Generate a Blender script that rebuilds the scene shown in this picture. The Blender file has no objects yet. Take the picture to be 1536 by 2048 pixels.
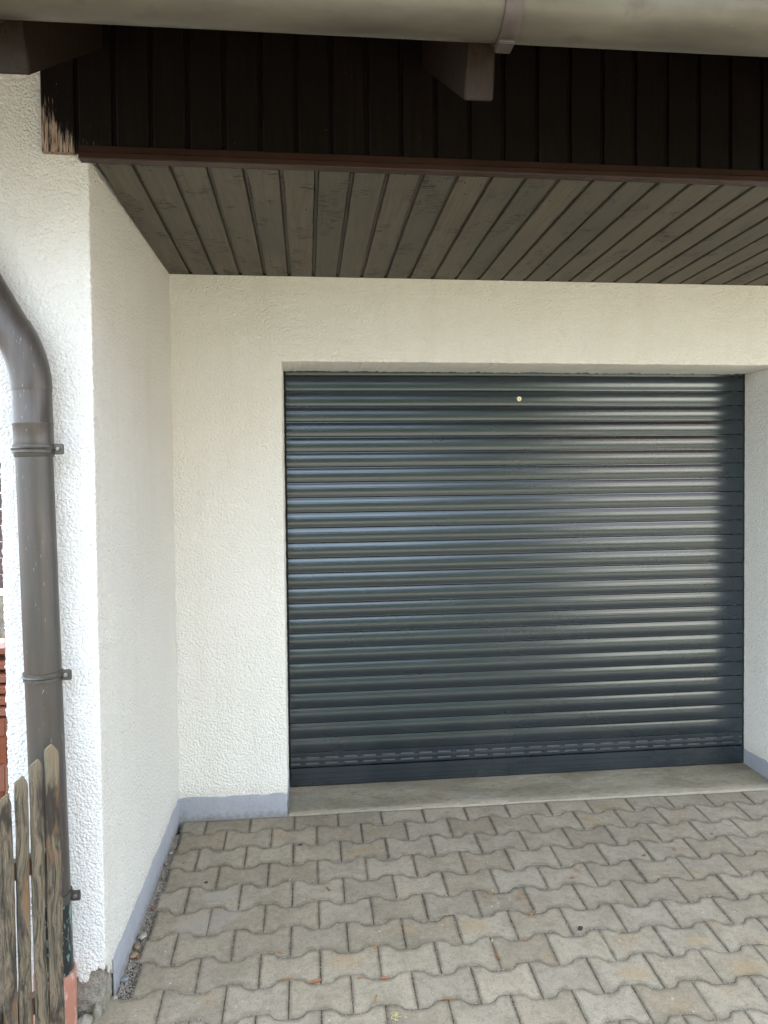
import bpy, bmesh, math, random
import numpy as np
from mathutils import Vector, Matrix
random.seed(7); rng = np.random.default_rng(7)
sc = bpy.context.scene
rad = math.radians

# ------------------------------------------------------------------ camera
F, YAW, PITCH, ROLL = 1483.2, 0.10338, 0.02741, 0.01017
CAM = Vector((0.1097, -3.5041, 1.5611))
cy, sy, cp, sp, cr, sr = math.cos(YAW), math.sin(YAW), math.cos(PITCH), math.sin(PITCH), math.cos(ROLL), math.sin(ROLL)
fwd = Vector((sy*cp, cy*cp, -sp)); right0 = Vector((cy, -sy, 0)); down0 = fwd.cross(right0)
right = cr*right0 + sr*down0; down = -sr*right0 + cr*down0
cam_d = bpy.data.cameras.new('camera'); cam = bpy.data.objects.new('camera', cam_d)
sc.collection.objects.link(cam)
m = Matrix((right, -down, -fwd)).transposed().to_4x4(); m.translation = CAM
cam.matrix_world = m
cam_d.sensor_fit = 'HORIZONTAL'; cam_d.sensor_width = 36; cam_d.lens = F/1536*36
cam_d.clip_start = 0.05; cam_d.clip_end = 500
sc.camera = cam

# ------------------------------------------------------------------ light
SUN_EL, SUN_AZ = rad(51), rad(22)          # the sun stands behind the house
w = bpy.data.worlds.new('World'); sc.world = w; w.use_nodes = True
nt = w.node_tree; nt.nodes.clear()
sky = nt.nodes.new('ShaderNodeTexSky'); sky.sky_type = 'NISHITA'; sky.sun_disc = False
sky.sun_elevation = SUN_EL; sky.sun_rotation = SUN_AZ; sky.dust_density = 2.5; sky.ozone_density = 1.0; sky.air_density = 1.0
bg = nt.nodes.new('ShaderNodeBackground'); bg.inputs['Strength'].default_value = 0.12
ow = nt.nodes.new('ShaderNodeOutputWorld')
# thin bright cloud over the blue
tcw = nt.nodes.new('ShaderNodeTexCoord'); cn = nt.nodes.new('ShaderNodeTexNoise'); cn.inputs['Scale'].default_value = 2.2; cn.inputs['Detail'].default_value = 6
mpw = nt.nodes.new('ShaderNodeMapping'); mpw.inputs['Scale'].default_value = (1, 1, 2.5); nt.links.new(tcw.outputs['Generated'], mpw.inputs[0]); nt.links.new(mpw.outputs[0], cn.inputs[0])
rp = nt.nodes.new('ShaderNodeValToRGB'); rp.color_ramp.elements[0].position = .36; rp.color_ramp.elements[1].position = .60
rp.color_ramp.elements[0].color = (.35, .35, .35, 1); rp.color_ramp.elements[1].color = (.95, .95, .95, 1)
nt.links.new(cn.outputs[0], rp.inputs[0])
mxw = nt.nodes.new('ShaderNodeMix'); mxw.data_type = 'RGBA'; nt.links.new(rp.outputs[0], mxw.inputs[0]); nt.links.new(sky.outputs[0], mxw.inputs[6])
mxw.inputs[7].default_value = (6.1, 6.8, 7.7, 1); nt.links.new(mxw.outputs[2], bg.inputs[0]); nt.links.new(bg.outputs[0], ow.inputs[0])
sd = bpy.data.lights.new('sun', 'SUN'); sd.energy = 4.9; sd.angle = rad(0.5); sd.color = (1, .94, .84)
so = bpy.data.objects.new('sun', sd); sc.collection.objects.link(so)
S = Vector((math.sin(SUN_AZ)*math.cos(SUN_EL), math.cos(SUN_AZ)*math.cos(SUN_EL), math.sin(SUN_EL)))
so.rotation_euler = S.to_track_quat('Z', 'Y').to_euler(); so.location = (3, 6, 12)
sc.view_settings.view_transform = 'Standard'; sc.view_settings.look = 'None'
sc.view_settings.exposure = 2.85; sc.view_settings.gamma = 1

# ------------------------------------------------------------------ measures
D = 1.158; L0, L1 = 0.5036, 0.533; RV = 0.2857; W = 2.4675; ZL = 2.173; ZC = 2.566
ZG, MG = 0.0313, 0.0801
def gz(y): return ZG + MG*y if y < 0 else ZG
PXL = -0.808                                  # left edge of the pillar

# ------------------------------------------------------------------ node helper
class M:
    def __init__(s, name, rough=.8, spec=.5, metal=0.0):
        s.m = bpy.data.materials.new(name); s.m.use_nodes = True
        s.t = s.m.node_tree; s.n = s.t.nodes; s.b = s.n['Principled BSDF']
        s.b.inputs['Roughness'].default_value = rough
        s.b.inputs['Specular IOR Level'].default_value = spec
        s.b.inputs['Metallic'].default_value = metal
        s.c = s.n.new('ShaderNodeTexCoord').outputs['Object']
    def link(s, a, b): s.t.links.new(a, b)
    def _in(s, sock, v):
        if v is None: return
        if hasattr(v, 'is_output') or isinstance(v, bpy.types.NodeSocket): s.link(v, sock)
        elif isinstance(v, (tuple, list)) and len(v) == 3 and sock.type == 'RGBA': sock.default_value = (*v, 1)
        else: sock.default_value = v
    def scale(s, sx, sy, sz, co=None, loc=None):
        n = s.n.new('ShaderNodeMapping'); s.link(co or s.c, n.inputs[0]); n.inputs['Scale'].default_value = (sx, sy, sz)
        if loc is not None: s._in(n.inputs['Location'], loc)
        return n.outputs[0]
    def noise(s, sc_, co=None, detail=4, rough=.55, dist=0, out=0):
        n = s.n.new('ShaderNodeTexNoise'); s.link(co or s.c, n.inputs[0])
        n.inputs['Scale'].default_value = sc_; n.inputs['Detail'].default_value = detail
        n.inputs['Roughness'].default_value = rough; n.inputs['Distortion'].default_value = dist
        return n.outputs[out]
    def vor(s, sc_, co=None, feat='F1', rnd=1, out='Distance', smooth=.5):
        n = s.n.new('ShaderNodeTexVoronoi'); n.feature = feat; s.link(co or s.c, n.inputs[0])
        n.inputs['Scale'].default_value = sc_; n.inputs['Randomness'].default_value = rnd
        if feat == 'SMOOTH_F1': n.inputs['Smoothness'].default_value = smooth
        return n.outputs[out]
    def ramp(s, f, pts):
        n = s.n.new('ShaderNodeValToRGB'); s.link(f, n.inputs[0]); e = n.color_ramp.elements
        while len(e) < len(pts): e.new(0.5)
        for k, (p, c) in enumerate(pts):
            e[k].position = p; e[k].color = (c, c, c, 1) if isinstance(c, (int, float)) else (*c, 1)
        return n.outputs[0]
    def mix(s, f, a, b, mode='MIX'):
        n = s.n.new('ShaderNodeMix'); n.data_type = 'RGBA'; n.blend_type = mode
        s._in(n.inputs[0], f); s._in(n.inputs[6], a); s._in(n.inputs[7], b)
        return n.outputs[2]
    def math(s, op, a, b=None, c=None):
        n = s.n.new('ShaderNodeMath'); n.operation = op
        for k, v in enumerate((a, b, c)):
            if v is not None: s._in(n.inputs[k], v)
        return n.outputs[0]
    def attr(s, name, out='Color'):
        n = s.n.new('ShaderNodeAttribute'); n.attribute_name = name; return n.outputs[out]
    def sep(s, v):
        n = s.n.new('ShaderNodeSeparateXYZ'); s.link(v, n.inputs[0]); return n.outputs
    def vadd(s, a, b, op='ADD'):
        n = s.n.new('ShaderNodeVectorMath'); n.operation = op; s._in(n.inputs[0], a); s._in(n.inputs[1], b); return n.outputs[0]
    def bump(s, h, dist=.002, strength=1, prev=None):
        n = s.n.new('ShaderNodeBump'); n.inputs['Distance'].default_value = dist; n.inputs['Strength'].default_value = strength
        s.link(h, n.inputs['Height'])
        if prev is not None: s.link(prev, n.inputs['Normal'])
        return n.outputs[0]
    def fin(s, col=None, rough=None, normal=None, metal=None):
        s._in(s.b.inputs['Base Color'], col)
        if rough is not None: s._in(s.b.inputs['Roughness'], rough)
        if normal is not None: s.link(normal, s.b.inputs['Normal'])
        if metal is not None: s._in(s.b.inputs['Metallic'], metal)
        return s.m

# ------------------------------------------------------------------ materials
def stucco(name, col, grain=95, amp=.0060):
    k = M(name, .92, .25)
    wc = k.vadd(k.c, k.vadd(k.noise(50, detail=2, out=1), (.013, .013, .013), 'MULTIPLY'))
    v = k.vor(grain, wc, 'SMOOTH_F1', smooth=.35)
    n1 = k.noise(grain*1.5, wc, 3, .6, .6)
    h = k.math('ADD', k.math('MULTIPLY', v, -.9), k.math('MULTIPLY', n1, .9))
    big = k.noise(7, detail=3)
    mo = k.noise(1.4, detail=5, rough=.6)
    nb = k.bump(h, amp, 1.0); nb = k.bump(big, .010, .35, nb)
    c1 = k.mix(k.ramp(mo, [(.35, 0), (.7, 1)]), col, tuple(x*.955 for x in col))
    spk = k.ramp(k.noise(38, detail=1), [(.76, 0), (.8, 1)])
    stn = k.ramp(k.noise(1, k.scale(7, 7, .7), 5, .65, .4), [(.50, 0), (.78, 1)])
    c1 = k.mix(k.math('MULTIPLY', stn, .30), c1, tuple(x*f for x, f in zip(col, (.83, .80, .74))))
    X_, Y_, Z_ = k.sep(k.c)
    sp_h = k.math('SUBTRACT', k.math('SUBTRACT', Z_, .13), k.math('MULTIPLY', k.math('MINIMUM', Y_, 0.0), .08))
    spl = k.ramp(k.math('ADD', k.math('MULTIPLY', sp_h, 7), k.math('MULTIPLY', k.math('SUBTRACT', .5, k.noise(55, detail=5, rough=.7)), 1.6)), [(.05, 1), (.55, 0)])
    c1 = k.mix(k.math('MULTIPLY', spl, .28), c1, (.50, .45, .37))
    c2 = k.mix(k.math('MULTIPLY', spk, .25), c1, (.38, .33, .26))
    return k.fin(c2, None, nb)
m_stucco = stucco('white_render', (.83, .81, .745))
m_stucco_f = stucco('white_render_coarse', (.78, .775, .755), 118, .0048)
m_stucco_s = stucco('white_render_side', (.83, .81, .745), 95, .011)
m_scratch = stucco('lintel_render', (.85, .84, .80), 110, .004)

k = M('plinth_paint', .6, .35)
h = k.noise(22, detail=6, rough=.6)
c = k.mix(k.ramp(k.noise(9, detail=5), [(.35, 0), (.65, 1)]), (.30, .315, .345), (.335, .345, .375))
c = k.mix(k.ramp(k.noise(60, detail=3), [(.68, 0), (.75, 1)]), c, (.22, .225, .235))
px_, py_, pz_ = k.sep(k.c)
hh = k.math('SUBTRACT', k.math('SUBTRACT', pz_, ZG), k.math('MULTIPLY', k.math('MINIMUM', py_, 0.0), MG))
mud = k.ramp(k.math('ADD', k.math('MULTIPLY', hh, 22), k.math('MULTIPLY', k.math('SUBTRACT', .5, k.noise(45, detail=5)), 2.2)), [(.0, 1), (.75, 0)])
c = k.mix(k.math('MULTIPLY', mud, .6), c, (.16, .14, .11))
m_plinth = k.fin(c, None, k.bump(h, .006, .8))

k = M('bare_masonry', .95, .2)
v = k.vor(26, k.vadd(k.c, k.vadd(k.noise(30, out=1), (.03, .03, .03), 'MULTIPLY')), out='Color')
c = k.mix(.45, k.mix(k.ramp(k.noise(34, detail=6), [(.35, 0), (.65, 1)]), (.10, .082, .058), (.40, .36, .29)), k.mix(.93, v, (.42, .37, .30)))
c = k.mix(k.ramp(k.noise(120, detail=4), [(.55, 0), (.62, 1)]), c, (.42, .39, .35))
m_masonry = k.fin(c, None, k.bump(k.noise(60, detail=8, rough=.7), .02, 1))

def wood_paint(name, base, dark, rough, gsc=1.0, crack=0.0, axis='Y', worn=None, gl=.5, bd=.0012):
    k = M(name, rough, gl)
    r = k.attr('rnd'); off = k.vadd(r, (7.3, 5.1, 3.7), 'MULTIPLY')
    co = k.vadd(k.c, off)
    s_ = {'Y': (110, 3.2, 110), 'Z': (120, 120, 3.5)}[axis]
    wob = k.vadd(k.noise(2.2, co, 2, out=1), (.035, .035, .035), 'MULTIPLY')
    g = k.noise(1.0*gsc, k.scale(*s_, co=k.vadd(co, wob)), 4, .6)
    fine = k.noise(2.2*gsc, k.scale(*s_, co=co), 3, .6)
    blot = k.noise(4.0, co, 4, .6)
    c = k.mix(k.ramp(g, [(.38, 0), (.62, 1)]), dark, base)
    rr = k.sep(r)[0]
    c = k.mix(k.math('MULTIPLY', k.ramp(blot, [(.4, 0), (.7, 1)]), .35), c, dark)
    c = k.mix(k.math('MULTIPLY', k.math('POWER', rr, 1.5), .55), c, tuple(x*f for x, f in zip(base, (.50, .54, .60))))
    c = k.mix(k.math('MULTIPLY', k.ramp(k.noise(1.7, co, 3), [(.5, 0), (.7, 1)]), .4), c, tuple(x*f for x, f in zip(base, (.55, .60, .70))))
    h = k.math('ADD', g, k.math('MULTIPLY', fine, .5))
    nb = k.bump(h, bd, .9)
    if crack:
        # short cross cracks over the knots
        kn = k.noise(1.0, k.scale(9, 5, 9, co=co), 2, .5)
        cs = k.scale(22, 170, 22, co=co) if axis == 'Y' else k.scale(22, 22, 170, co=co)
        cn = k.noise(1.0, cs, 3, .6, .5)
        ck = k.math('MULTIPLY', k.ramp(cn, [(.57, 0), (.60, 1)]), k.ramp(kn, [(.54, 0), (.58, 1)]))
        dots = k.ramp(k.vor(1, k.scale(30, 16, 30, co=co)), [(.07, 1), (.10, 0)])
        dots = k.math('MULTIPLY', dots, k.ramp(k.noise(5, co, 1), [(.52, 0), (.58, 1)]))
        ck = k.math('MAXIMUM', ck, dots)
        c = k.mix(k.math('MULTIPLY', ck, crack), c, (.012, .010, .008))
        nb = k.bump(k.math('MULTIPLY', ck, -1), .004, 1, nb)
    if worn: c, nb = worn(k, c, nb, g)
    spk = k.ramp(k.noise(170, detail=1, rough=.3), [(.80, 0), (.83, 1)])
    c = k.mix(k.math('MULTIPLY', spk, .35), c, (.30, .29, .27))
    return k.fin(c, None, nb)
m_ceil = wood_paint('ceiling_boards_paint', (.117, .105, .079), (.084, .074, .056), .62, crack=1.0, axis='Y', gl=.35)
def worn(k, c, nb, g):
    x, y, z = k.sep(k.c)
    # bare wood where the paint has flaked from the lower left of the end boards
    a = k.math('ADD', k.math('MULTIPLY', k.math('ADD', x, .662), 1.25), k.math('SUBTRACT', z, 2.583))
    e = k.math('SUBTRACT', .155, a)
    st = k.noise(1.0, k.scale(260, 260, 14), 3, .7)
    mk = k.math('ADD', k.math('MULTIPLY', e, 9), k.math('MULTIPLY', k.math('SUBTRACT', st, .5), 3.2))
    mk = k.ramp(mk, [(.15, 0), (.5, 1)])
    mk = k.math('MULTIPLY', mk, k.ramp(st, [(.42, 0), (.56, 1)]))
    low = k.math('SUBTRACT', 2.613, z)
    lw = k.ramp(k.math('ADD', k.math('MULTIPLY', low, 26), k.math('MULTIPLY', k.math('SUBTRACT', st, .62), 5)), [(.3, 0), (.5, 1)])
    lw = k.math('MULTIPLY', lw, k.math('LESS_THAN', x, -.46))
    mk = k.math('MAXIMUM', mk, k.math('MULTIPLY', lw, .8))
    return k.mix(mk, c, (.42, .31, .24)), k.bump(k.math('MULTIPLY', mk, -1), .001, .7, nb)
m_clad = wood_paint('cladding_dark_stain', (.0095, .0058, .0046), (.0038, .0026, .0022), .45, axis='Z', worn=worn, gl=.3, bd=.0012)
m_rafter = wood_paint('rafter_dark_stain', (.027, .0150, .0085), (.011, .007, .0045), .6, axis='Z', gl=.2, crack=.5)

k = M('old_copper', .42, .5, .35)
n1 = k.noise(3.5, k.scale(1, 3, 3), 5, .6); n2 = k.noise(90, detail=3)
c = k.mix(k.ramp(n1, [(.35, 0), (.65, 1)]), (.086, .078, .061), (.128, .119, .096))
c = k.mix(k.ramp(k.noise(14, detail=4), [(.55, 0), (.72, 1)]), c, (.092, .080, .066))
c = k.mix(k.math('MULTIPLY', k.ramp(k.noise(75, detail=1), [(.78, 0), (.81, 1)]), .4), c, (.30, .31, .29))
m_copper = k.fin(c, k.ramp(n1, [(.3, .36), (.7, .52)]), k.bump(n2, .0004, .6))

k = M('downpipe_brown', .40, .5, .25)
st = k.noise(1, k.scale(28, 28, 2.2), 5, .65); n1 = k.noise(5, detail=4)
c = k.mix(k.ramp(st, [(.35, 0), (.68, 1)]), (.052, .042, .036), (.086, .074, .066))
c = k.mix(k.math('MULTIPLY', k.ramp(n1, [(.4, 0), (.65, 1)]), .5), c, (.058, .058, .048))
sc_ = k.noise(1, k.scale(150, 150, 30), 2, .5)
z = k.sep(k.c)[2]
c = k.mix(k.math('MULTIPLY', k.ramp(sc_, [(.70, 0), (.74, 1)]), .5), c, (.27, .27, .25))
c = k.mix(k.math('MULTIPLY', k.ramp(k.noise(1, k.scale(60, 60, 9), 3, .6, .8), [(.68, 0), (.76, 1)]), .35), c, (.20, .20, .185))
lowm = k.math('LESS_THAN', z, .345)
pat = k.ramp(k.noise(1, k.scale(95, 95, 34), 4, .6, .6), [(.56, 0), (.61, 1)])
cl = k.mix(pat, (.018, .020, .018), (.16, .25, .23))
c = k.mix(lowm, c, cl)
m_pipe = k.fin(c, k.ramp(n1, [(.3, .34), (.7, .5)]), k.bump(k.noise(60, detail=3), .0005, .5))

k = M('clay_pipe_plastic', .5, .4)
c = k.mix(k.ramp(k.noise(1, k.scale(45, 45, 18), 5, .7), [(.50, 0), (.64, 1)]), (.36, .16, .11), (.50, .36, .29))
m_salmon = k.fin(c, None, k.bump(k.noise(40, detail=4), .001, .5))

k = M('anthracite_slat', .27, .8, .6); k.b.inputs['Coat Weight'].default_value = .5; k.b.inputs['Coat Roughness'].default_value = .2; k.b.inputs['Coat IOR'].default_value = 1.75
n1 = k.noise(1.2, k.scale(1, 1, 6), 4, .6)
c = k.mix(k.ramp(n1, [(.3, 0), (.7, 1)]), (.020, .034, .046), (.026, .042, .054))
c = k.mix(k.math('MULTIPLY', k.ramp(k.noise(130, detail=1), [(.79, 0), (.82, 1)]), .3), c, (.25, .25, .24))
du = k.noise(1, k.scale(3, 3, 1.2), 6, .7); zz3 = k.sep(k.c)[2]
dust = k.math('MULTIPLY', k.ramp(du, [(.40, 0), (.75, 1)]), k.ramp(zz3, [(.05, .20), (.5, .025)]))
c = k.mix(dust, c, (.16, .15, .13))
m_slat = k.fin(c, k.ramp(k.noise(1, k.scale(1.5, 1.5, 3), 5, .6), [(.3, .22), (.7, .30)]), None, k.math('SUBTRACT', .6, dust))

def plain(name, col, rough=.6, metal=0., spec=.5, var=.25, sc_=20):
    k = M(name, rough, spec, metal)
    c = k.mix(k.ramp(k.noise(sc_, detail=5), [(.35, 0), (.65, 1)]), tuple(x*(1-var) for x in col), col)
    return k.fin(c, None, k.bump(k.noise(sc_*4, detail=4), .0006, .4))
m_black = plain('black_rubber', (.012, .012, .013), .7)
m_vent = plain('vent_slot_plastic', (.10, .11, .12), .35, .1)
m_brass = plain('brass_lock', (.85, .78, .52), .35, .4, var=.08, sc_=60)
m_brown = plain('brown_trim_metal', (.042, .020, .0135), .45, .1, .5, .35, 7)
m_screw = plain('zinc_screw', (.26, .25, .23), .35, .6, var=.3, sc_=90)
m_strap = plain('strap_brown', (.080, .063, .057), .42, .2, var=.3, sc_=30)
m_galv = plain('dark_clamp_metal', (.085, .078, .068), .45, .3, var=.35, sc_=60)
m_soil = plain('soil', (.10, .078, .052), .95, 0, .2, .5, 30)
m_asph = plain('asphalt', (.30, .27, .225), .9, 0, .3, .2, 8)
m_grass = plain('lawn', (.07, .11, .035), .9, 0, .2, .4, 5)
m_tile = plain('roof_tiles', (.20, .08, .05), .8, 0, .3, .4, 9)
m_leaf = plain('leaves', (.045, .075, .022), .6, 0, .4, .5, 2)
m_bark = plain('bark', (.12, .09, .06), .9, 0, .2, .5, 14)
m_house = plain('sunlit_render', (.86, .82, .72), .9, 0, .2, .06, 3)
m_glass = plain('window_glass', (.03, .035, .04), .08, 0, .8, .1, 1)

# weathered picket wood
k = M('weathered_wood', .85, .25)
r = k.attr('rnd'); co = k.vadd(k.c, k.vadd(r, (9.1, 6.3, 4.9), 'MULTIPLY'))
wob = k.vadd(k.vadd(k.noise(1.0, k.scale(9, 9, 5, co=co), 2, out=1), (-.5, -.5, -.5)), (.05, .05, .05), 'MULTIPLY')
kd = k.vor(1, k.scale(17, 17, 5.5, co=co), 'F1')          # knots
kn = k.ramp(kd, [(.0, 1), (.16, .25), (.38, 0)])
cw = k.vadd(k.vadd(co, wob), k.vadd(k.mix(1.0, kn, (1, 1, 1), 'MULTIPLY'), (.02, .02, .02), 'MULTIPLY'))
g = k.noise(1, k.scale(150, 150, 3, co=cw), 5, .7)
f = k.noise(1, k.scale(420, 420, 12, co=cw), 3, .6)
blot = k.noise(1, k.scale(14, 14, 4.5, co=cw), 4, .6)
c = k.mix(k.ramp(g, [(.36, 0), (.58, 1)]), (.026, .033, .025), (.170, .130, .088))
c = k.mix(k.ramp(blot, [(.52, 0), (.60, 1)]), c, k.mix(g, (.018, .014, .011), (.062, .050, .04)))
org = k.noise(1, k.scale(17, 17, 3.2, co=cw), 3, .6)
c = k.mix(k.math('MULTIPLY', k.ramp(org, [(.56, 0), (.63, 1)]), .85), c, k.mix(g, (.10, .055, .028), (.22, .13, .07)))
z = k.sep(k.c)[2]
top = k.ramp(k.math('ADD', k.math('MULTIPLY', k.math('SUBTRACT', z, .70), 8), k.math('MULTIPLY', g, .6)), [(.5, 0), (1.0, 1)])
c = k.mix(k.math('MULTIPLY', top, .55), c, (.20, .172, .118))
c = k.mix(k.ramp(kd, [(.05, 1), (.085, 0)]), c, (.012, .009, .007))
c = k.mix(k.ramp(f, [(.30, 1), (.38, 0)]), c, (.02, .015, .011))
m_picket = k.fin(c, None, k.bump(k.math('ADD', g, k.math('MULTIPLY', f, .5)), .003, 1))

k = M('red_stained_wood', .45, .5)
r = k.attr('rnd'); co = k.vadd(k.c, k.vadd(r, (5., 3., 2.), 'MULTIPLY'))
g = k.noise(1, k.scale(4, 60, 60, co=co), 4, .6)
c = k.mix(g, (.12, .024, .007), (.22, .06, .02))
c = k.mix(k.math('MULTIPLY', k.sep(r)[0], .5), c, (.24, .13, .10))
m_redwood = k.fin(c, None, k.bump(g, .001, .5))

# pavers
k = M('concrete_paver', .88, .3)
r = k.attr('rnd'); rs = k.sep(r)
x, y, z = k.sep(k.c)
big = k.noise(1.1, detail=4); med = k.noise(9, detail=6, rough=.65); fine = k.noise(260, detail=3, rough=.7); f2 = k.noise(520, detail=2)
c = k.mix(rs[0], (.245, .200, .138), (.332, .284, .207))
c = k.mix(k.math('MULTIPLY', rs[1], .35), c, (.27, .245, .20))
c = k.mix(k.math('MULTIPLY', k.ramp(med, [(.42, 0), (.7, 1)]), .5), c, (.135, .110, .075))
oc = k.math('MULTIPLY', k.ramp(k.noise(5.5, k.vadd(k.c, k.vadd(r, (.5, .5, 0), 'MULTIPLY')), 3), [(.56, 0), (.70, 1)]), k.ramp(rs[2], [(.55, 0), (.75, 1)]))
c = k.mix(k.math('MULTIPLY', oc, .5), c, (.28, .185, .085))
c = k.mix(k.math('MULTIPLY', k.ramp(k.noise(48, detail=4, rough=.7), [(.48, 0), (.66, 1)]), .38), c, (.12, .10, .07))
c = k.mix(k.math('MULTIPLY', k.ramp(k.noise(31, k.vadd(k.c, (4., 2., 0)), 4, .7), [(.52, 0), (.7, 1)]), .3), c, (.36, .33, .27))
c = k.mix(k.ramp(fine, [(.36, .55), (.46, 0)]), c, (.085, .075, .058))
c = k.mix(k.ramp(f2, [(.62, 0), (.72, .6)]), c, (.36, .345, .315))
c = k.mix(k.ramp(k.vor(70), [(.045, .9), (.075, 0)]), c, (.40, .38, .34))
c = k.mix(k.math('MULTIPLY', k.ramp(k.vor(33, k.vadd(k.c, (3.1, 1.7, 0))), [(.035, .8), (.05, 0)]), .9), c, (.05, .043, .036))
c = k.mix(k.math('MULTIPLY', k.ramp(k.vor(22, k.vadd(k.c, (8.1, 4.7, 0))), [(.07, 1), (.095, 0)]), k.ramp(k.noise(3), [(.5, 0), (.55, .8)])), c, (.40, .37, .32))
# dirt and painted occlusion along the block edges, a pale cement spill and a dried puddle ring
ed = k.attr('rnd', 'Alpha')      # joint dirt plus AO-like shade painted along the arrises
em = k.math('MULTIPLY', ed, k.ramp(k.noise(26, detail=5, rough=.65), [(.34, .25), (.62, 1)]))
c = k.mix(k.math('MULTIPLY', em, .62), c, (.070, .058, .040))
def ell(cx_, cy_, rx, ry, soft=.25, ang=0):
    dx = k.math('SUBTRACT', x, cx_); dy = k.math('SUBTRACT', y, cy_)
    ca, sa = math.cos(ang), math.sin(ang)
    u = k.math('DIVIDE', k.math('ADD', k.math('MULTIPLY', dx, ca), k.math('MULTIPLY', dy, sa)), rx)
    v = k.math('DIVIDE', k.math('SUBTRACT', k.math('MULTIPLY', dy, ca), k.math('MULTIPLY', dx, sa)), ry)
    d = k.math('ADD', k.math('SQRT', k.math('ADD', k.math('MULTIPLY', u, u), k.math('MULTIPLY', v, v))), k.math('MULTIPLY', k.math('SUBTRACT', med, .5), .5))
    return k.ramp(d, [(1-soft, 1), (1, 0)])
c = k.mix(k.math('MULTIPLY', ell(-.262, -.588, .060, .030, .10), .5), c, (.27, .25, .22))
s1 = k.math('MULTIPLY', ell(-.27, -.745, .14, .055, .2, .5), .45)
c = k.mix(s1, c, (.27, .245, .21))
for (a, b, q) in ((.22, -1.0, .09), (.70, -.87, .08), (1.18, -1.16, .08), (1.48, -1.03, .07), (1.57, -1.17, .1), (.45, -.86, .06)):
    c = k.mix(k.math('MULTIPLY', ell(a, b, q, q*.6, .7), .4), c, (.30, .20, .095))
nb = k.bump(fine, .0016, .8); nb = k.bump(med, .004, .35, nb)
m_paver = k.fin(c, None, nb)

k = M('joint_sand', .95, .2)
v = k.vor(260, out='Color'); vs = k.sep(v)[0]
c = k.mix(k.ramp(vs, [(.62, 0), (.9, 1)]), (.085, .070, .051), (.31, .27, .21))
c = k.mix(k.ramp(k.noise(7, detail=4), [(.45, 0), (.65, .6)]), c, (.11, .092, .066))
m_joint = k.fin(c, None, k.bump(k.vor(260), .003, 1))

k = M('sill_concrete', .82, .3)
x, y, z = k.sep(k.c)
a = k.noise(3.2, k.scale(.6, 1.4, 1), 6, .65, .6); b = k.noise(1, k.scale(26, 60, 30), 5, .65); f = k.noise(240, detail=3)
c = k.mix(k.ramp(a, [(.36, 0), (.64, 1)]), (.190, .162, .108), (.345, .305, .228))
c = k.mix(k.math('MULTIPLY', k.ramp(b, [(.52, 0), (.66, 1)]), .5), c, (.10, .086, .058))
c = k.mix(k.math('MULTIPLY', k.ramp(k.noise(7, k.scale(.5, 1, 1), 5), [(.5, 0), (.68, 1)]), .45), c, (.165, .165, .155))
edge = k.ramp(k.math('ADD', k.math('MULTIPLY', k.math('SUBTRACT', .04, y), 25), k.noise(30, detail=3)), [(.7, 0), (1.2, 1)])
c = k.mix(k.math('MULTIPLY', edge, .55), c, (.34, .305, .235))
c = k.mix(k.ramp(f, [(.34, .6), (.44, 0)]), c, (.06, .05, .036))
c = k.mix(k.ramp(k.vor(45), [(.04, .8), (.07, 0)]), c, (.38, .36, .31))
m_sill = k.fin(c, None, k.bump(k.math('ADD', f, k.math('MULTIPLY', b, 1.4)), .0025, .8))

k = M('gravel_stone', .85, .35)
r = k.attr('rnd'); rs = k.sep(r)
c = k.mix(rs[0], (.15, .128, .10), (.40, .375, .325))
c = k.mix(k.ramp(rs[1], [(.93, 0), (.95, 1)]), c, (.16, .045, .026))
c = k.mix(k.ramp(rs[2], [(.84, 0), (.9, 1)]), c, (.45, .43, .40))
c = k.mix(k.math('MULTIPLY', k.noise(200, detail=4), .6), c, (.20, .17, .13))
m_gravel = k.fin(c, None, k.bump(k.noise(300, detail=3), .001, .6))

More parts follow.
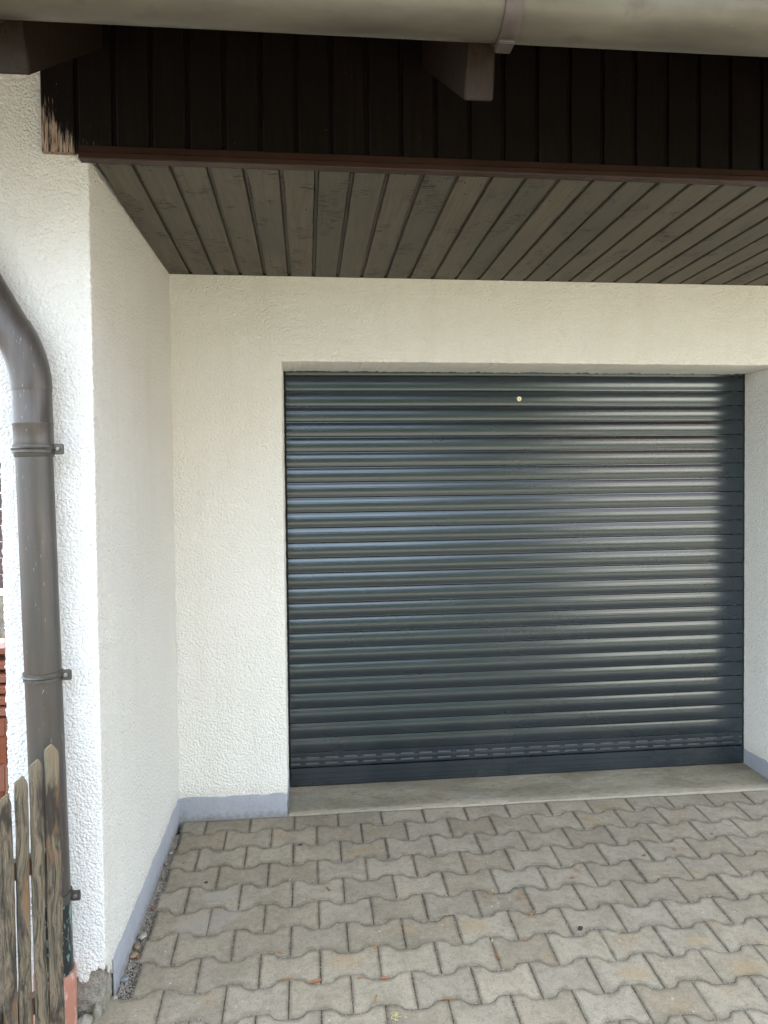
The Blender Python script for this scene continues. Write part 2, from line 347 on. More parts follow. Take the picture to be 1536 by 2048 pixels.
# ------------------------------------------------------------------ mesh helpers
def tag(o, label=None, cat=None, group=None, kind=None):
    if label: o['label'] = label
    if cat: o['category'] = cat
    if group: o['group'] = group
    if kind: o['kind'] = kind
    return o
def empty(name, loc, label, cat, group=None):
    o = bpy.data.objects.new(name, None); sc.collection.objects.link(o); o.location = loc
    o.empty_display_size = .1
    return tag(o, label, cat, group)
class MB:
    def __init__(s): s.v = []; s.f = []; s.r = []
    def add(s, vs, fs, r=None, ed=None):
        o = len(s.v); s.v += [tuple(v) for v in vs]; s.f += [tuple(o+i for i in f) for f in fs]
        r = r or (random.random(), random.random(), random.random())
        s.r += ([(*r, e) for e in ed] if ed else [(*r[:3], 1)]*len(vs))
    def box(s, x0, x1, y0, y1, z0, z1, r=None, ch=0):
        if ch <= 0:
            v = [(x, y, z) for x in (x0, x1) for y in (y0, y1) for z in (z0, z1)]
            s.add(v, [(0, 1, 3, 2), (4, 6, 7, 5), (0, 4, 5, 1), (2, 3, 7, 6), (0, 2, 6, 4), (1, 5, 7, 3)], r)
        else:
            bm = bmesh.new(); bmesh.ops.create_cube(bm, size=1)
            for q in bm.verts: q.co = Vector(((x0+x1)/2+q.co.x*(x1-x0), (y0+y1)/2+q.co.y*(y1-y0), (z0+z1)/2+q.co.z*(z1-z0)))
            bmesh.ops.bevel(bm, geom=bm.edges[:], offset=ch, segments=2, affect='EDGES')
            bm.verts.index_update(); s.add([q.co[:] for q in bm.verts], [[q.index for q in f.verts] for f in bm.faces], r); bm.free()
    def prism(s, pts, axis, a0, a1, r=None):
        # closed 2D outline swept along an axis: 'x' pts=(y,z), 'y' pts=(x,z), 'z' pts=(x,y)
        n = len(pts)
        def mk(p, a): return {'x': (a, p[0], p[1]), 'y': (p[0], a, p[1]), 'z': (p[0], p[1], a)}[axis]
        v = [mk(p, a0) for p in pts]+[mk(p, a1) for p in pts]
        f = [(i, (i+1) % n, n+(i+1) % n, n+i) for i in range(n)]+[tuple(range(n))[::-1], tuple(range(n, 2*n))]
        s.add(v, f, r)
    def tube(s, path, radii, n=32, cap=False, r=None):
        path = [Vector(p) for p in path]
        if not isinstance(radii, (list, tuple)): radii = [radii]*len(path)
        vs = []; prev = None
        for i, p in enumerate(path):
            t = (path[min(i+1, len(path)-1)]-path[max(i-1, 0)])
            if t.length < 1e-7: t = prev
            t = t.normalized(); prev = t
            a = t.cross(Vector((0, 1, 0)) if abs(t.y) < .9 else Vector((1, 0, 0))).normalized(); b = t.cross(a)
            vs += [p+(a*math.cos(2*math.pi*j/n)+b*math.sin(2*math.pi*j/n))*radii[i] for j in range(n)]
        fs = [(i*n+j, i*n+(j+1) % n, (i+1)*n+(j+1) % n, (i+1)*n+j) for i in range(len(path)-1) for j in range(n)]
        if cap: fs += [tuple(range(n))[::-1], tuple((len(path)-1)*n+j for j in range(n))]
        s.add(vs, fs, r)
    def grid(s, P, nu, nv, r=None, keep=None):
        vs = [P(i, j) for i in range(nu) for j in range(nv)]
        fs = [(i*nv+j, (i+1)*nv+j, (i+1)*nv+j+1, i*nv+j+1) for i in range(nu-1) for j in range(nv-1) if keep is None or keep(i, j)]
        s.add(vs, fs, r)
    def build(s, name, mat, parent=None, smooth=None, recalc=True):
        me = bpy.data.meshes.new(name); me.from_pydata(s.v, [], s.f); me.update()
        ca = me.color_attributes.new('rnd', 'FLOAT_COLOR', 'POINT')
        ca.data.foreach_set('color', np.array(s.r, dtype=np.float32).ravel())
        if recalc: bm = bmesh.new(); bm.from_mesh(me); bmesh.ops.recalc_face_normals(bm, faces=bm.faces[:]); bm.to_mesh(me); bm.free()
        me.materials.append(mat)
        if smooth is not None:
            me.shade_smooth()
            try: me.set_sharp_from_angle(angle=rad(smooth))
            except Exception: pass
        o = bpy.data.objects.new(name, me); sc.collection.objects.link(o)
        if parent is not None: o.parent = parent; o.matrix_parent_inverse = Matrix.Translation(parent.location).inverted()
        return o
# smooth value noise for geometry
_T = rng.random((64, 64, 64))
def vn(x, y, z):
    xi, yi, zi = math.floor(x), math.floor(y), math.floor(z); fx, fy, fz = x-xi, y-yi, z-zi
    fx, fy, fz = (q*q*(3-2*q) for q in (fx, fy, fz)); out = 0
    for a in (0, 1):
        for b in (0, 1):
            for c_ in (0, 1):
                out += _T[(xi+a) % 64, (yi+b) % 64, (zi+c_) % 64]*(fx if a else 1-fx)*(fy if b else 1-fy)*(fz if c_ else 1-fz)
    return out*2-1
def fbm(x, y, z, o=3): return sum(vn(x*2**i+i*17, y*2**i+i*5, z*2**i+i*9)/2**i for i in range(o))

# ================================================================== ground
gm = MB()
ys = [60, 3, .6, 0, -1.2, -5.6]
def soilz(y): return (gz(y) if y > -5.6 else gz(-5.6)) - .035 - (.0 if y < 1 else .3)
gm.grid(lambda i, j: ([-80, -.9, -.5, 6, 80][i], [80, 3, 1.0, .3, -.5, -1.2, -5.6, -6, -80][j], soilz([80, 3, 1.0, .3, -.5, -1.2, -5.6, -6, -80][j])), 5, 9)
tag(gm.build('ground', m_soil), kind='structure')
rd = MB(); zr = gz(-5.6)
rd.box(-60, 60, -11.5, -5.65, zr-.1, zr-.005)
tag(rd.build('road', m_asph), kind='structure')
js = MB()
JX0 = -.486
js.grid(lambda i, j: ([JX0+.004, 4.3][i], [.0, -1.09][j], gz([.0, -1.09][j])-.0040), 2, 2)
js.grid(lambda i, j: ([-.592, 4.3][i], [-1.09, -5.6][j], gz([-1.09, -5.6][j])-.0040), 2, 2)
pv = MB()
LP, DP, Y1 = .203, .1378, -.1168
def wave(x, ph):     # -1 near a joint of the row above, +1 at its waist
    t = ((x-ph)/LP) % 1.0
    t = min(t, 1-t)*LP
    if t < .036: return -1.
    if t > .064: return 1.
    q = (t-.036)/.028; return -1+2*(q*q*(3-2*q)*.6+q*.4)
AMP = .0142
def bnd(x, kk):
    ph = .032 if (kk-1) % 2 else .134
    return Y1-DP*kk+AMP*wave(x, ph)
for row in range(-1, 40):
    ph = .032 if row % 2 else .134
    xmin = JX0 if row < 7 else -.585
    n = int((xmin-ph)//LP)
    while ph+n*LP < 4.25:
        x0, x1 = ph+n*LP, ph+(n+1)*LP; n += 1
        x0 = max(x0, xmin); x1 = min(x1, 4.25)
        if x1-x0 < .03: continue
        g = random.uniform(.0010, .0019)
        a, b = x0+g+random.uniform(-.0012, .0016), x1-g-random.uniform(-.0012, .0016)
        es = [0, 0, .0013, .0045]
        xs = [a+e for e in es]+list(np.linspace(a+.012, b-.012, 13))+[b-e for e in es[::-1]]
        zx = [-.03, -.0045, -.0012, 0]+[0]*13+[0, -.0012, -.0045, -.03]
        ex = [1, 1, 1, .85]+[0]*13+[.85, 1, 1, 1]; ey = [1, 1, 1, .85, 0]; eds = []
        yv = [0, 0, .0013, .0045, .019]; zy = [-.03, -.0045, -.0012, 0, 0]
        h0, tx, ty = random.uniform(-.0018, .0018), random.uniform(-.012, .012), random.uniform(-.014, .014)
        top = (lambda x: 0.0 - .003) if row == -1 else (lambda x, r_=row: bnd(x, r_))
        xc = (x0+x1)/2; yc = Y1-DP*(row+.5); jy = random.uniform(-.0012, .0012)
        vs = []
        for xi, zi, exi in zip(xs, zx, ex):
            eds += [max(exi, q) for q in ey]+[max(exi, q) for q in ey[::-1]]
            yt = top(xi)-g+jy; yb = bnd(xi, row+1)+g+jy
            for e, ze in list(zip(yv, zy)):
                z_ = min(zi, ze); vs.append((xi, yb+e, z_))
            for e, ze in list(zip(yv, zy))[::-1]:
                z_ = min(zi, ze); vs.append((xi, yt-e, z_))
        vs = [(p[0]+random.uniform(-.0003, .0003), p[1]+random.uniform(-.0003, .0003), gz(p[1])+p[2]+h0+(p[0]-xc)*tx+(p[1]-yc)*ty) for p in vs]
        nv = 10
        fs = [(i*nv+j, (i+1)*nv+j, (i+1)*nv+j+1, i*nv+j+1) for i in range(len(xs)-1) for j in range(nv-1)]
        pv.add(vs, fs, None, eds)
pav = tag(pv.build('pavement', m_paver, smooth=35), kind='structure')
tag(js.build('pavement_joint_sand', m_joint), kind='structure')

# ================================================================== garage house
house = empty('garage_house', (0, 0, 0), 'white rendered garage front with a dark boarded eave and a roller door', 'garage')
zb = -.35
wall = MB()
ZT = 3.0
def quadgrid(mb, p0, pu, pv_, nu, nv, amp=.0, keep=None):
    p0, pu, pv_ = Vector(p0), Vector(pu), Vector(pv_); n = pu.cross(pv_).normalized()
    def P(i, j):
        q = p0+pu*(i/(nu-1))+pv_*(j/(nv-1))
        return q+n*amp*fbm(q.x*7, q.y*7, q.z*7, 2) if amp else q
    mb.grid(P, nu, nv, keep=keep)
# back wall: solid blocks so that it keeps its thickness; ragged render arris round the opening
def rag(t, s_=0): return .0016*fbm(t*55, s_*3.1+2, 4.4, 3)+.0010*fbm(t*230, s_, 1, 2)
NZ = 520
zz = np.linspace(zb, ZL, NZ)
# left of the opening: face + rounded arris + reveal
def strip(mb, rows):    # rows: list of lists of points, all of one length
    nu, nv = len(rows), len(rows[0]); mb.grid(lambda i, j: rows[i][j], nu, nv)
xl = lambda z: rag(z, 1); xr = lambda z: W+rag(z, 2); zt = lambda x: ZL+rag(x, 3)+.003*math.sin(x*2.2)*.3
cols = []
for x_ in (-L0-.02, -.3, -.1, -.012): cols.append([(x_, 0, z) for z in zz])
for (dx, dy) in ((-.006, .0), (-.002, .0006), (-.0006, .002), (0, .006)): cols.append([(dx+xl(z), dy, z) for z in zz])
for y_ in (.03, .15, RV-.02, RV+.12): cols.append([(xl(z)*.6+y_*.0, y_, z) for z in zz])
strip(wall, cols); wall.build('wall', m_stucco, house, smooth=50); wall = MB()
cols = []
for x_ in (W+2.0, W+.5, W+.012): cols.append([(x_, 0, z) for z in zz])
for (dx, dy) in ((.006, .0), (.002, .0006), (.0006, .002), (0, .006)): cols.append([(dx+xr(z), dy, z) for z in zz])
for y_ in (.03, .15, RV-.02, RV+.12): cols.append([(xr(z)*.6+W*.4, y_, z) for z in zz])
strip(wall, cols)
wall_o = wall.build('wall', m_stucco, house, smooth=50)
lint = MB()
xx = np.linspace(-.02, W+.02, 620)
cols = []
for z_ in (ZC+.10, ZL+.2, ZL+.012): cols.append([(x, 0, z_) for x in xx])
cols.append([(x, 0, zt(x)+.005) for x in xx]); cols.append([(x, .0012, zt(x)+.0012) for x in xx])
strip(lint, cols)
lint.grid(lambda i, j: ([-L0-.02, -.02][i], 0, [ZL, ZC+.1][j]), 2, 2)
lint.grid(lambda i, j: ([W+.02, W+2.0][i], 0, [ZL, ZC+.1][j]), 2, 2)
lint.build('wall', m_stucco, house, smooth=50)
soff = MB(); cols = []
for (y_, dz) in ((.0012, .0012), (.006, .0), (.1, -.001), (RV-.03, -.001), (RV-.008, 0)): cols.append([(x, y_, zt(x)+dz+(rag(x, 9)*1.3 if y_ > .2 else 0)) for x in xx])
cols.append([(x, RV+.0, zt(x)+.02) for x in xx])
strip(soff, cols); soff.build('lintel', m_scratch, house, smooth=50)
core = MB()      # wall body behind the render
core.box(-L0-.25, -.004, .006, RV+.14, zb, ZT); core.box(W+.004, W+2.0, .006, RV+.14, zb, ZT)
core.box(-.004, W+.004, .012, RV+.14, ZL+.03, ZT)
core.box(-.4, W+.4, RV+.14, RV+.18, zb, ZT)
core.build('wall_core', m_black, house)

# side wall with the free end (pillar). render is a layer over bare masonry, broken off at the foot of the corner
def sidex(y): return -L0-(L1-L0)*(-y/D)
side = MB()
def broken_front(x, z):     # True where the render has fallen off the front face
    t = (x-(-.62))/.085
    zb_ = .046+.016*fbm(x*42, 3, 1, 3)
    if x > -.583: zb_ = .050+.055*max(0, 1-abs(x+.556)/.034)+.014*fbm(x*55, 1, 1, 3)
    if x > -.548: zb_ = max(zb_, .078+.016*fbm(x*70, 8, 1, 3))
    return z < zb_
def broken_side(y, z):
    zb_ = .092-(y+D)*1.05+.018*fbm(y*50, 2, 7, 3)
    return z < zb_
NX, NZ2 = 96, 1040
z0f, z1f = -.12, ZT
def fz(j): return z0f+(z1f-z0f)*(j/(NZ2-1))
TH = .007
def Pf(i, j):
    z = fz(j); x = PXL+(-L1-PXL)*(i/(NX-1))
    if i == 0: x += rag(z, 11)*1.6
    e = 0
    if i == NX-1: x += rag(z, 12)*.9-.0006; e = .0012
    if i == 0: e = .0015
    return (x, -D-.0+e+.0011*fbm(x*9, 5, z*9, 2)+.0006*fbm(x*160, 5, z*160, 1), z)
fr = MB(); fr.grid(Pf, NX, NZ2, keep=lambda i, j: not broken_front(PXL+(-L1-PXL)*(i/(NX-1)), fz(j)))
fo = fr.build('wall', m_stucco_f, house, smooth=60, recalc=False)
def Ps(i, j):
    y = -D+D*(i/(260-1)); z = -.12+(ZC+.12+.05)*(j/(500-1))
    e = -.0012 if i == 0 else 0
    return (sidex(y)+(rag(z, 12)*.9+e if i == 0 else .0008*fbm(3, y*9, z*9, 2)), y+(.0006 if i == 0 else 0), z)
sr_ = MB(); sr_.grid(Ps, 260, 500, keep=lambda i, j: not broken_side(-D+D*(i/259), -.12+(ZC+.17)*(j/499)))
so_ = sr_.build('wall', m_stucco_s, house, smooth=60, recalc=False)
for o_ in (fo, so_):
    md = o_.modifiers.new('thickness', 'SOLIDIFY'); md.thickness = TH; md.offset = -1
# masonry body
ms = MB()
def Pm(i, j):
    a = i/79; z = -.14+(.34)*(j/59)
    if a < .6: q = a/.6; x = PXL+(-L1-PXL-.007)*q; y = -D+.0075; n = (0, -1)
    else: q = (a-.6)/.4; y = -D+.0075+.36*q; x = sidex(y)-.0075; n = (1, 0)
    d = .006*fbm(x*26, y*26, z*26, 4)-.003
    if z < .03: d += .004*min(1, (.03-z)/.03)
    return (x+n[0]*d, y+n[1]*d, z)
ms.grid(Pm, 80, 60)
ms.build('exposed_masonry', m_masonry, house, smooth=80)
body = MB()
body.prism([(PXL+.004, -D+.03), (-L1-.03, -D+.03), (-L0-.03, .0), (-L0-.03, .4), (PXL+.004, .4)], 'z', zb, ZT)
body.build('wall_core', m_masonry, house)
lf = MB(); quadgrid(lf, (PXL-.0, RV+.15, -.35), (0, -D-RV-.15+.001, 0), (0, 0, ZT+.35), 60, 120, .0008)
lf.build('wall', m_stucco_f, house, smooth=60)

# plinth
HP = .1105
def plrow(pts, top, foot, t=.003):
    cols = [[], [], [], [], []]
    for (x, y, nx, ny, s_) in pts:
        zt_ = top(x, y)+.0038*fbm(s_*20, 3, 3, 3)
        for c_, (o, z) in zip(cols, ((-.004, zt_), (t*.6, zt_-.0005), (t, zt_-.004), (t+.0005*fbm(s_*25, 1, 1, 2), (zt_+gz(y))/2), (t, foot(x, y)))):
            c_.append((x+nx*o, y+ny*o, z))
    pl = MB(); strip(pl, cols); pl.build('plinth', m_plinth, house, smooth=50)
top = lambda x, y: (ZG+HP if y >= 0 else gz(y)+HP+(-y)*.012)
foot = lambda x, y: gz(y)-.04
P = [(sidex(y), y, 1, 0, -y) for y in np.linspace(-1.085, -.002, 160)]
P2 = [(x, 0, 0, -1, 5+x) for x in np.linspace(-L0, -.001, 90)]
P3 = [(0, y, 1, 0, 8+y) for y in np.linspace(0, RV, 40)]
for q in (P, P2): plrow(q, top, foot)
plrow(P3, top, foot, .0025)
plrow([(W, y, -1, 0, 9+y) for y in np.linspace(0, RV, 40)][::-1], top, foot)
plrow([(x, 0, 0, -1, 15+x) for x in np.linspace(W, W+2, 60)], top, foot)

# sill
sl = MB()
sx = np.linspace(.003, W-.003, 260)
cols = [[(x, -.004+rag(x, 21)*1.2, ZG-.03) for x in sx], [(x, -.004+rag(x, 22)*1.2, ZG+.001) for x in sx], [(x, .000+rag(x, 22), ZG+.0045+.0035*x/2.4+rag(x, 23)*.6) for x in sx]]
for y_ in np.linspace(.03, RV+.1, 14): cols.append([(x, y_, ZG+.006+(.0135)*y_/RV+.0035*x+.0009*fbm(x*9, y_*20, 3, 3)) for x in sx])
strip(sl, cols); sl.build('threshold', m_sill, house, smooth=40)

# ceiling boards
ce = MB()
pit = .1118; x0 = -.070-pit*5
n = 0
while x0+n*pit < 4.6:
    a = x0+n*pit+.0075; b = x0+(n+1)*pit-.0075; n += 1
    if b < -.52: continue
    a2 = max(a, -.535)
    z = ZC+random.uniform(-.0004, .0004)
    r = (random.random(), random.random(), random.random())
    ya, yb_ = -D+.012, .004
    NB = 40
    cs = [(a2, z+.014), (a2, z+.0022), (a2+.0022, z), (b-.0022, z), (b, z+.0022), (b, z+.014)]
    vs = []
    for t in range(NB):
        y_ = ya+(yb_-ya)*t/(NB-1)
        for q, (px, pz) in enumerate(cs):
            j = .0011*fbm(n*3.3+(q > 2)*9, y_*16, 1, 2) if q in (1, 2, 3, 4) else 0
            vs.append((px+j, y_, pz))
    fs = [(t*6+q, (t+1)*6+q, (t+1)*6+q+1, t*6+q+1) for t in range(NB-1) for q in range(5)]
    ce.add(vs, fs, r)
    ce.box(b+.0036, b+.0128, ya, yb_, z+.0095, z+.018, (.95, .9, .9))
    ce.add([(px, y_, pz) for y_ in (ya, yb_) for (px, pz) in ((b, z+.014), (b+.0, z+.03), (b+.015, z+.03), (b+.015, z+.014))], [(0, 1, 5, 4), (2, 3, 7, 6)], r)
cb = MB(); cb.box(-.56, 4.6, -D+.012, .3, ZC+.026, ZC+.04); cb.box(-.56, 4.6, -.003, .004, ZC+.0006, ZC+.03); cb.build('ceiling_backing', m_black, house)
ce.build('boarded_ceiling', m_ceil, house, smooth=30)

# cladding over the opening
cl = MB()
YC = -D-.020
pitc = .1086
for n in range(-1, 48):
    xa = -.5605+n*pitc+.0075; xb = -.5605+(n+1)*pitc-.0075
    if n == -1: xa = -.662
    z0 = 2.583 if n == -1 else 2.592
    r = (random.random(), random.random(), random.random())
    dy = random.uniform(-.0006, .0006)
    cl.prism([(xa, YC+.018), (xa, YC+.003+dy), (xa+.003, YC+dy), (xb-.003, YC+dy), (xb, YC+.003+dy), (xb, YC+.018)], 'z', z0, 3.10, r)
    cl.box(xb+.002, xb+.013, YC+.012, YC+.017, z0+.002, 3.10, (.9, .9, .9))
cb = MB(); cb.box(-.64, 4.6, YC+.0175, YC+.03, ZC+.02, 3.1); cb.build('cladding_backing', m_black, house)
cl.build('cladding', m_clad, house, smooth=30)
tr = MB()
def trimseg(a, b, e):
    prof = [(YC-.004-e, 2.604), (YC-.0065-e, 2.602), (YC-.0085-e, 2.583), (YC-.0105-e, 2.580), (YC-.0105-e, 2.565), (YC-.008-e, 2.5625), (YC+.020, 2.562), (YC+.020, 2.565), (YC+.001, 2.604)]
    tr.prism(prof, 'x', a, b)
trimseg(-.5535, .809, .001); trimseg(.806, 4.6, 0)
tr.build('fascia_trim', m_brown, house, smooth=25)

# rafters (sloping tails) and roof
SL = math.tan(rad(34.3))
def rafter(xa, xb, zoff=0):
    rf = MB(); yf = -1.785; zf = 2.468+zoff; dz = .15
    # outline in (y,z): bottom front, bottom back, top back, top front (end cut square to the rafter)
    nrm = (dz*math.sin(rad(34.3)), dz*math.cos(rad(34.3)))
    pts = [(yf, zf), (-1.10, zf+(-1.10-yf)*SL), (-1.10-nrm[0]*.4, zf+(-1.10-yf)*SL+.14), (yf-nrm[0]*.45, zf+nrm[1])]
    bm = bmesh.new(); vs = [[bm.verts.new((x, p[0], p[1])) for p in pts] for x in (xa, xb)]
    bm.faces.new(vs[0]); bm.faces.new(vs[1][::-1])
    for i in range(4): bm.faces.new((vs[0][i], vs[0][(i+1) % 4], vs[1][(i+1) % 4], vs[1][i]))
    bmesh.ops.bevel(bm, geom=bm.edges[:], offset=.003, segments=2, affect='EDGES'); bm.verts.index_update()
    rf.add([v.co[:] for v in bm.verts], [[v.index for v in f.verts] for f in bm.faces]); bm.free()
    return rf.build('rafter', m_rafter, house, smooth=40)
for (a, b, zo) in ((-.585, -.481, .012), (.485, .553, 0), (1.66, 1.73, 0), (2.82, 2.89, 0), (3.94, 4.01, 0)):
    rafter(a, b, zo)
ro = MB(); yf = -1.90; zf = 2.468+.135-.04
ro.prism([(yf, zf+.035), (2.2, zf+.035+(2.2-yf)*SL), (2.2, zf+.07+(2.2-yf)*SL), (yf-.01, zf+.07)], 'x', -1.7, 4.7)
roof = ro.build('roof', m_rafter, house)
rt = MB()
for i in range(14):
    y0 = -1.93+i*.3; zA = 2.672+(y0+1.93)*SL
    rt.prism([(y0, zA), (y0+.34, zA+.34*SL-.005), (y0+.34, zA+.34*SL+.02), (y0, zA+.03)], 'x', -1.75, 4.75)
rt.build('roof_tiles', m_tile, roof)
up = MB(); up.box(PXL+.01, 4.5, RV+.2, 2.1, 2.9, 5.2); up.build('wall', m_stucco, house)

# gutter
RG = .0765; GY = -1.900
def GZ(x): return 2.617+.0065*(x+.5)/1.7
gt = MB()
secs = []
xs = list(np.linspace(-1.8, 4.8, 40))
prof = []
for a in np.linspace(0, math.pi, 29): prof.append((math.cos(a)*RG, -math.sin(a)*RG))       # back (+y) rim to front (-y) rim
bead = [(-RG-.008+.009*math.cos(a), .002+.009*math.sin(a)) for a in np.linspace(-.3, 5.2, 12)]
prof_o = prof+bead
inner = [(p[0]*.985, p[1]*.985) for p in prof][::-1]
pp = prof_o+inner
gt.grid(lambda i, j: (xs[i], GY+pp[j][0], GZ(xs[i])+pp[j][1]), len(xs), len(pp))
gut = gt.build('gutter', m_copper, house, smooth=50)
for bx in (-.53, .555, 1.70, 2.86, 3.98):
    st = MB(); R1 = RG+.0015; R2 = RG+.0065; hw = .019
    arc = np.linspace(-.15, math.pi+.25, 34)
    sec = [(-hw, R1), (-hw, R2-.001), (-hw+.002, R2), (hw-.002, R2), (hw, R2-.001), (hw, R1)]
    st.grid(lambda i, j: (bx+sec[j][0], GY+math.cos(arc[i])*sec[j][1], GZ(bx)-math.sin(arc[i])*sec[j][1]), 34, 6)
    # folded spring tongue under the strap
    st.box(bx-.019, bx+.017, GY-.006, GY+.034, GZ(bx)-RG-.014, GZ(bx)-RG-.004, ch=.002)
    st.build('gutter_bracket', m_strap, gut, smooth=40)

# downpipe
dp = MB(); yp = -D-.070
def ax(z): return -.6590-(z-.20)*.0175
R0, RS = .0512, .0548
base = [(ax(z), yp, z) for z in (.06, .3, .6, .9, 1.04, 1.3, 1.55, 1.675)]
dp.tube(base, R0, 40)
DPt = dp.build('downpipe', m_pipe, house, smooth=60)
el = MB(); pts = []; rr = []
for z in (1.672, 1.676, 1.72, 1.765, 1.768, 1.771, 1.774, 1.865): pts.append((ax(z), yp, z))
rr = [RS-.003, RS, RS, RS, RS+.0016, RS+.0016, RS, RS]
c0 = Vector((ax(1.865), yp, 1.865)); th = rad(28.5); RB = .33
for t in np.linspace(0, th, 14):
    pts.append((c0.x-RB*(1-math.cos(t)), yp, c0.z+RB*math.sin(t)))
    rr.append(RS+(.002 if t > .01 else .001))
e0 = Vector(pts[-1]); d0 = Vector((-math.sin(th), 0, math.cos(th)))
pts += [e0+d0*.002, e0+d0*.025]; rr += [RS+.002, RS+.002]
el.tube(pts, rr, 40); el.build('pipe_elbow', m_pipe, DPt, smooth=60)
up2 = MB(); q = [e0+d0*.01, e0+d0*.15, e0+d0*.30, e0+d0*.40+Vector((0, -.05, 0)), e0+d0*.48+Vector((0, -.25, .02)), Vector((-1.02, GY, 2.50)), Vector((-1.02, GY, 2.58))]
up2.tube([e0+d0*.008]+q[1:], [RS-.0005]+[R0+.001]*6, 40); up2.build('pipe_offset', m_pipe, DPt, smooth=60)
def clamp(z, left=False):
    c_ = MB(); a = ax(z)
    rr_ = RS+.001 if z > 1.6 else R0+.001
    pr = [(-.013, 0), (-.012, .0035), (-.004, .0035), (0, .0075), (.004, .0035), (.012, .0035), (.013, 0)]
    vs = []; N = 44
    for i in range(N):
        an = 2*math.pi*i/N
        for (dz, dr) in pr: vs.append((a+math.cos(an)*(rr_+dr), yp+math.sin(an)*(rr_+dr), z+dz))
    c_.add(vs, [(i*7+j, ((i+1) % N)*7+j, ((i+1) % N)*7+j+1, i*7+j+1) for i in range(N) for j in range(6)])
    for s_ in ((1, -1) if left else (1,)):
        w_ = .042 if s_ == 1 else .012
        xa, xb = a+s_*(rr_-.004), a+s_*(rr_+w_-.012)
        c_.box(min(xa, xb), max(xa, xb), yp-.006, yp-.001, z-.016, z+.016, ch=.0024)
        c_.box(min(xa, xb), max(xa, xb)-.003, yp+.001, yp+.006, z-.012, z+.012, ch=.0015)
        # rounded tip
    # flat ears end square with eased corners
    o = c_.build('pipe_clamp', m_galv, DPt, smooth=40)
    s2 = MB(); xs_ = a+rr_+.014
    s2.tube([(xs_, yp-.0128, z), (xs_, yp-.0120, z), (xs_, yp-.0085, z), (xs_, yp-.006, z)], [.0035, .0058, .0066, .0066], 20, cap=True)
    s3 = MB(); s3.tube([(a, yp+.05, z), (a, -D+.01, z)], .004, 10, cap=True); s3.build('wall_pin', m_galv, o)
    s2.build('clamp_screw', m_screw, DPt, smooth=40)
clamp(1.696); clamp(1.028, True); clamp(.363)

# roller door
dr = empty('roller_door', (0, RV, 0), None, None); dr.parent = house
dr.pop('label', None)
TX = .0035
sb = MB(); NPR = 22
def slatprof():
    H = .077; pts = []
    pts.append((.010, 0.0005)); pts.append((.0065, .0008)); 
    for t in np.linspace(0, 1, 44):
        z = .0022+t*(H-.0036)
        y = .0022-.0056*4*t*(1-t)-.0009*(1-min(1, min(t, 1-t)/.05)-1)*1.0
        for gpos in (.36, .66):
            if gpos == .66 and abs(t-gpos) < .013: y += .00022
        pts.append((y, z))
    pts.append((.0065, H-.0006)); pts.append((.010, H-.0004))
    return pts
SP = slatprof()
zk0 = 2.0730
xa, xb = .010, W-.013
def add_slat(mb, z0, prof, r):
    sag = random.uniform(-.0006, .0006)
    vs = []; NXs = 9
    tl = random.uniform(-.014, .014)
    for i in range(NXs):
        x = xa+(xb-xa)*i/(NXs-1); zz_ = z0+TX*x; yo = .0004*fbm(x*.9, z0*9, 2, 2)
        for (y, z) in prof: vs.append((x, RV+y+yo+tl*(z-.038)*.5, zz_+z))
    n_ = len(prof)
    mb.add(vs, [(i*n_+j, (i+1)*n_+j, (i+1)*n_+j+1, i*n_+j+1) for i in range(NXs-1) for j in range(n_-1)]+[tuple(range(n_)), tuple(range((NXs-1)*n_, NXs*n_))], r)
for k_ in range(-2, 24): add_slat(sb, zk0-.077*(k_+1), SP, (random.random(),)*3)
# vent slat and bottom rail (flatter)
zv = zk0-.077*24-.077
fl = [(.010, 0.0005), (.004, .0008), (.0012, .004), (-.0005, .012), (-.0015, .030), (-.0015, .0385), (-.0015, .060), (-.0005, .068), (.0012, .0735), (.004, .0762), (.010, .0766)]
fl2 = []
add_slat(sb, zv, [(.010, .0005), (.004, .0008), (.0008, .004), (-.0006, .010), (.0002, .0155), (.0002, .0275), (-.0006, .031), (-.0006, .040), (.0002, .0445), (.0002, .0565), (-.0006, .060), (-.0004, .0745), (.0010, .0764), (.010, .0766)], (.5,)*3)
sbo = sb.build('slat_curtain', m_slat, dr, smooth=32)
vs_ = MB()
x = .012-.0215
while x < xb:
    a, b = max(x, xa+.001), min(x+.0685, xb-.001); x += .0978
    if b-a < .01: continue
    for zc_ in (.0215, .0505):
        z_ = zv+zc_+TX*(a+b)/2
        vs_.box(a, b, RV-.0022, RV+.003, z_-.0036, z_+.0036, ch=.0017)
tag(vs_.build('vent_slots', m_vent, sbo, smooth=40))
br = MB(); H = .056
prof = [(.012, H+.002), (.0, H+.002), (-.004, H+.005), (-.004, H+.0155), (-.0022, H+.0165), (-.0022, H+.0185), (-.004, H+.0195), (-.004, .0885), (-.0062, .0893), (-.0062, .0910), (-.004, .0922), (-.004, .1150), (-.0062, .1160), (-.0062, .1177), (-.004, .1188), (-.004, zv-.0022), (-.0028, zv-.001), (.012, zv-.001)]
vs = []; n_ = len(prof)
for x in (xa, xb):
    for (y, z) in prof: vs.append((x, RV+y, z+TX*x))
br.add(vs, [(j, n_+j, n_+(j+1) % n_, (j+1) % n_) for j in range(n_)]+[tuple(range(n_)), tuple(range(n_, 2*n_))[::-1]])
br.build('bottom_rail', m_slat, dr, smooth=25)
se = MB(); vs = []
for x in (xa, xb):
    for (y, z) in ((.0, H+.004), (.001, ZG+.019+.006*0), (.014, ZG+.019), (.014, H+.004)): vs.append((x, RV+y, z+TX*x))
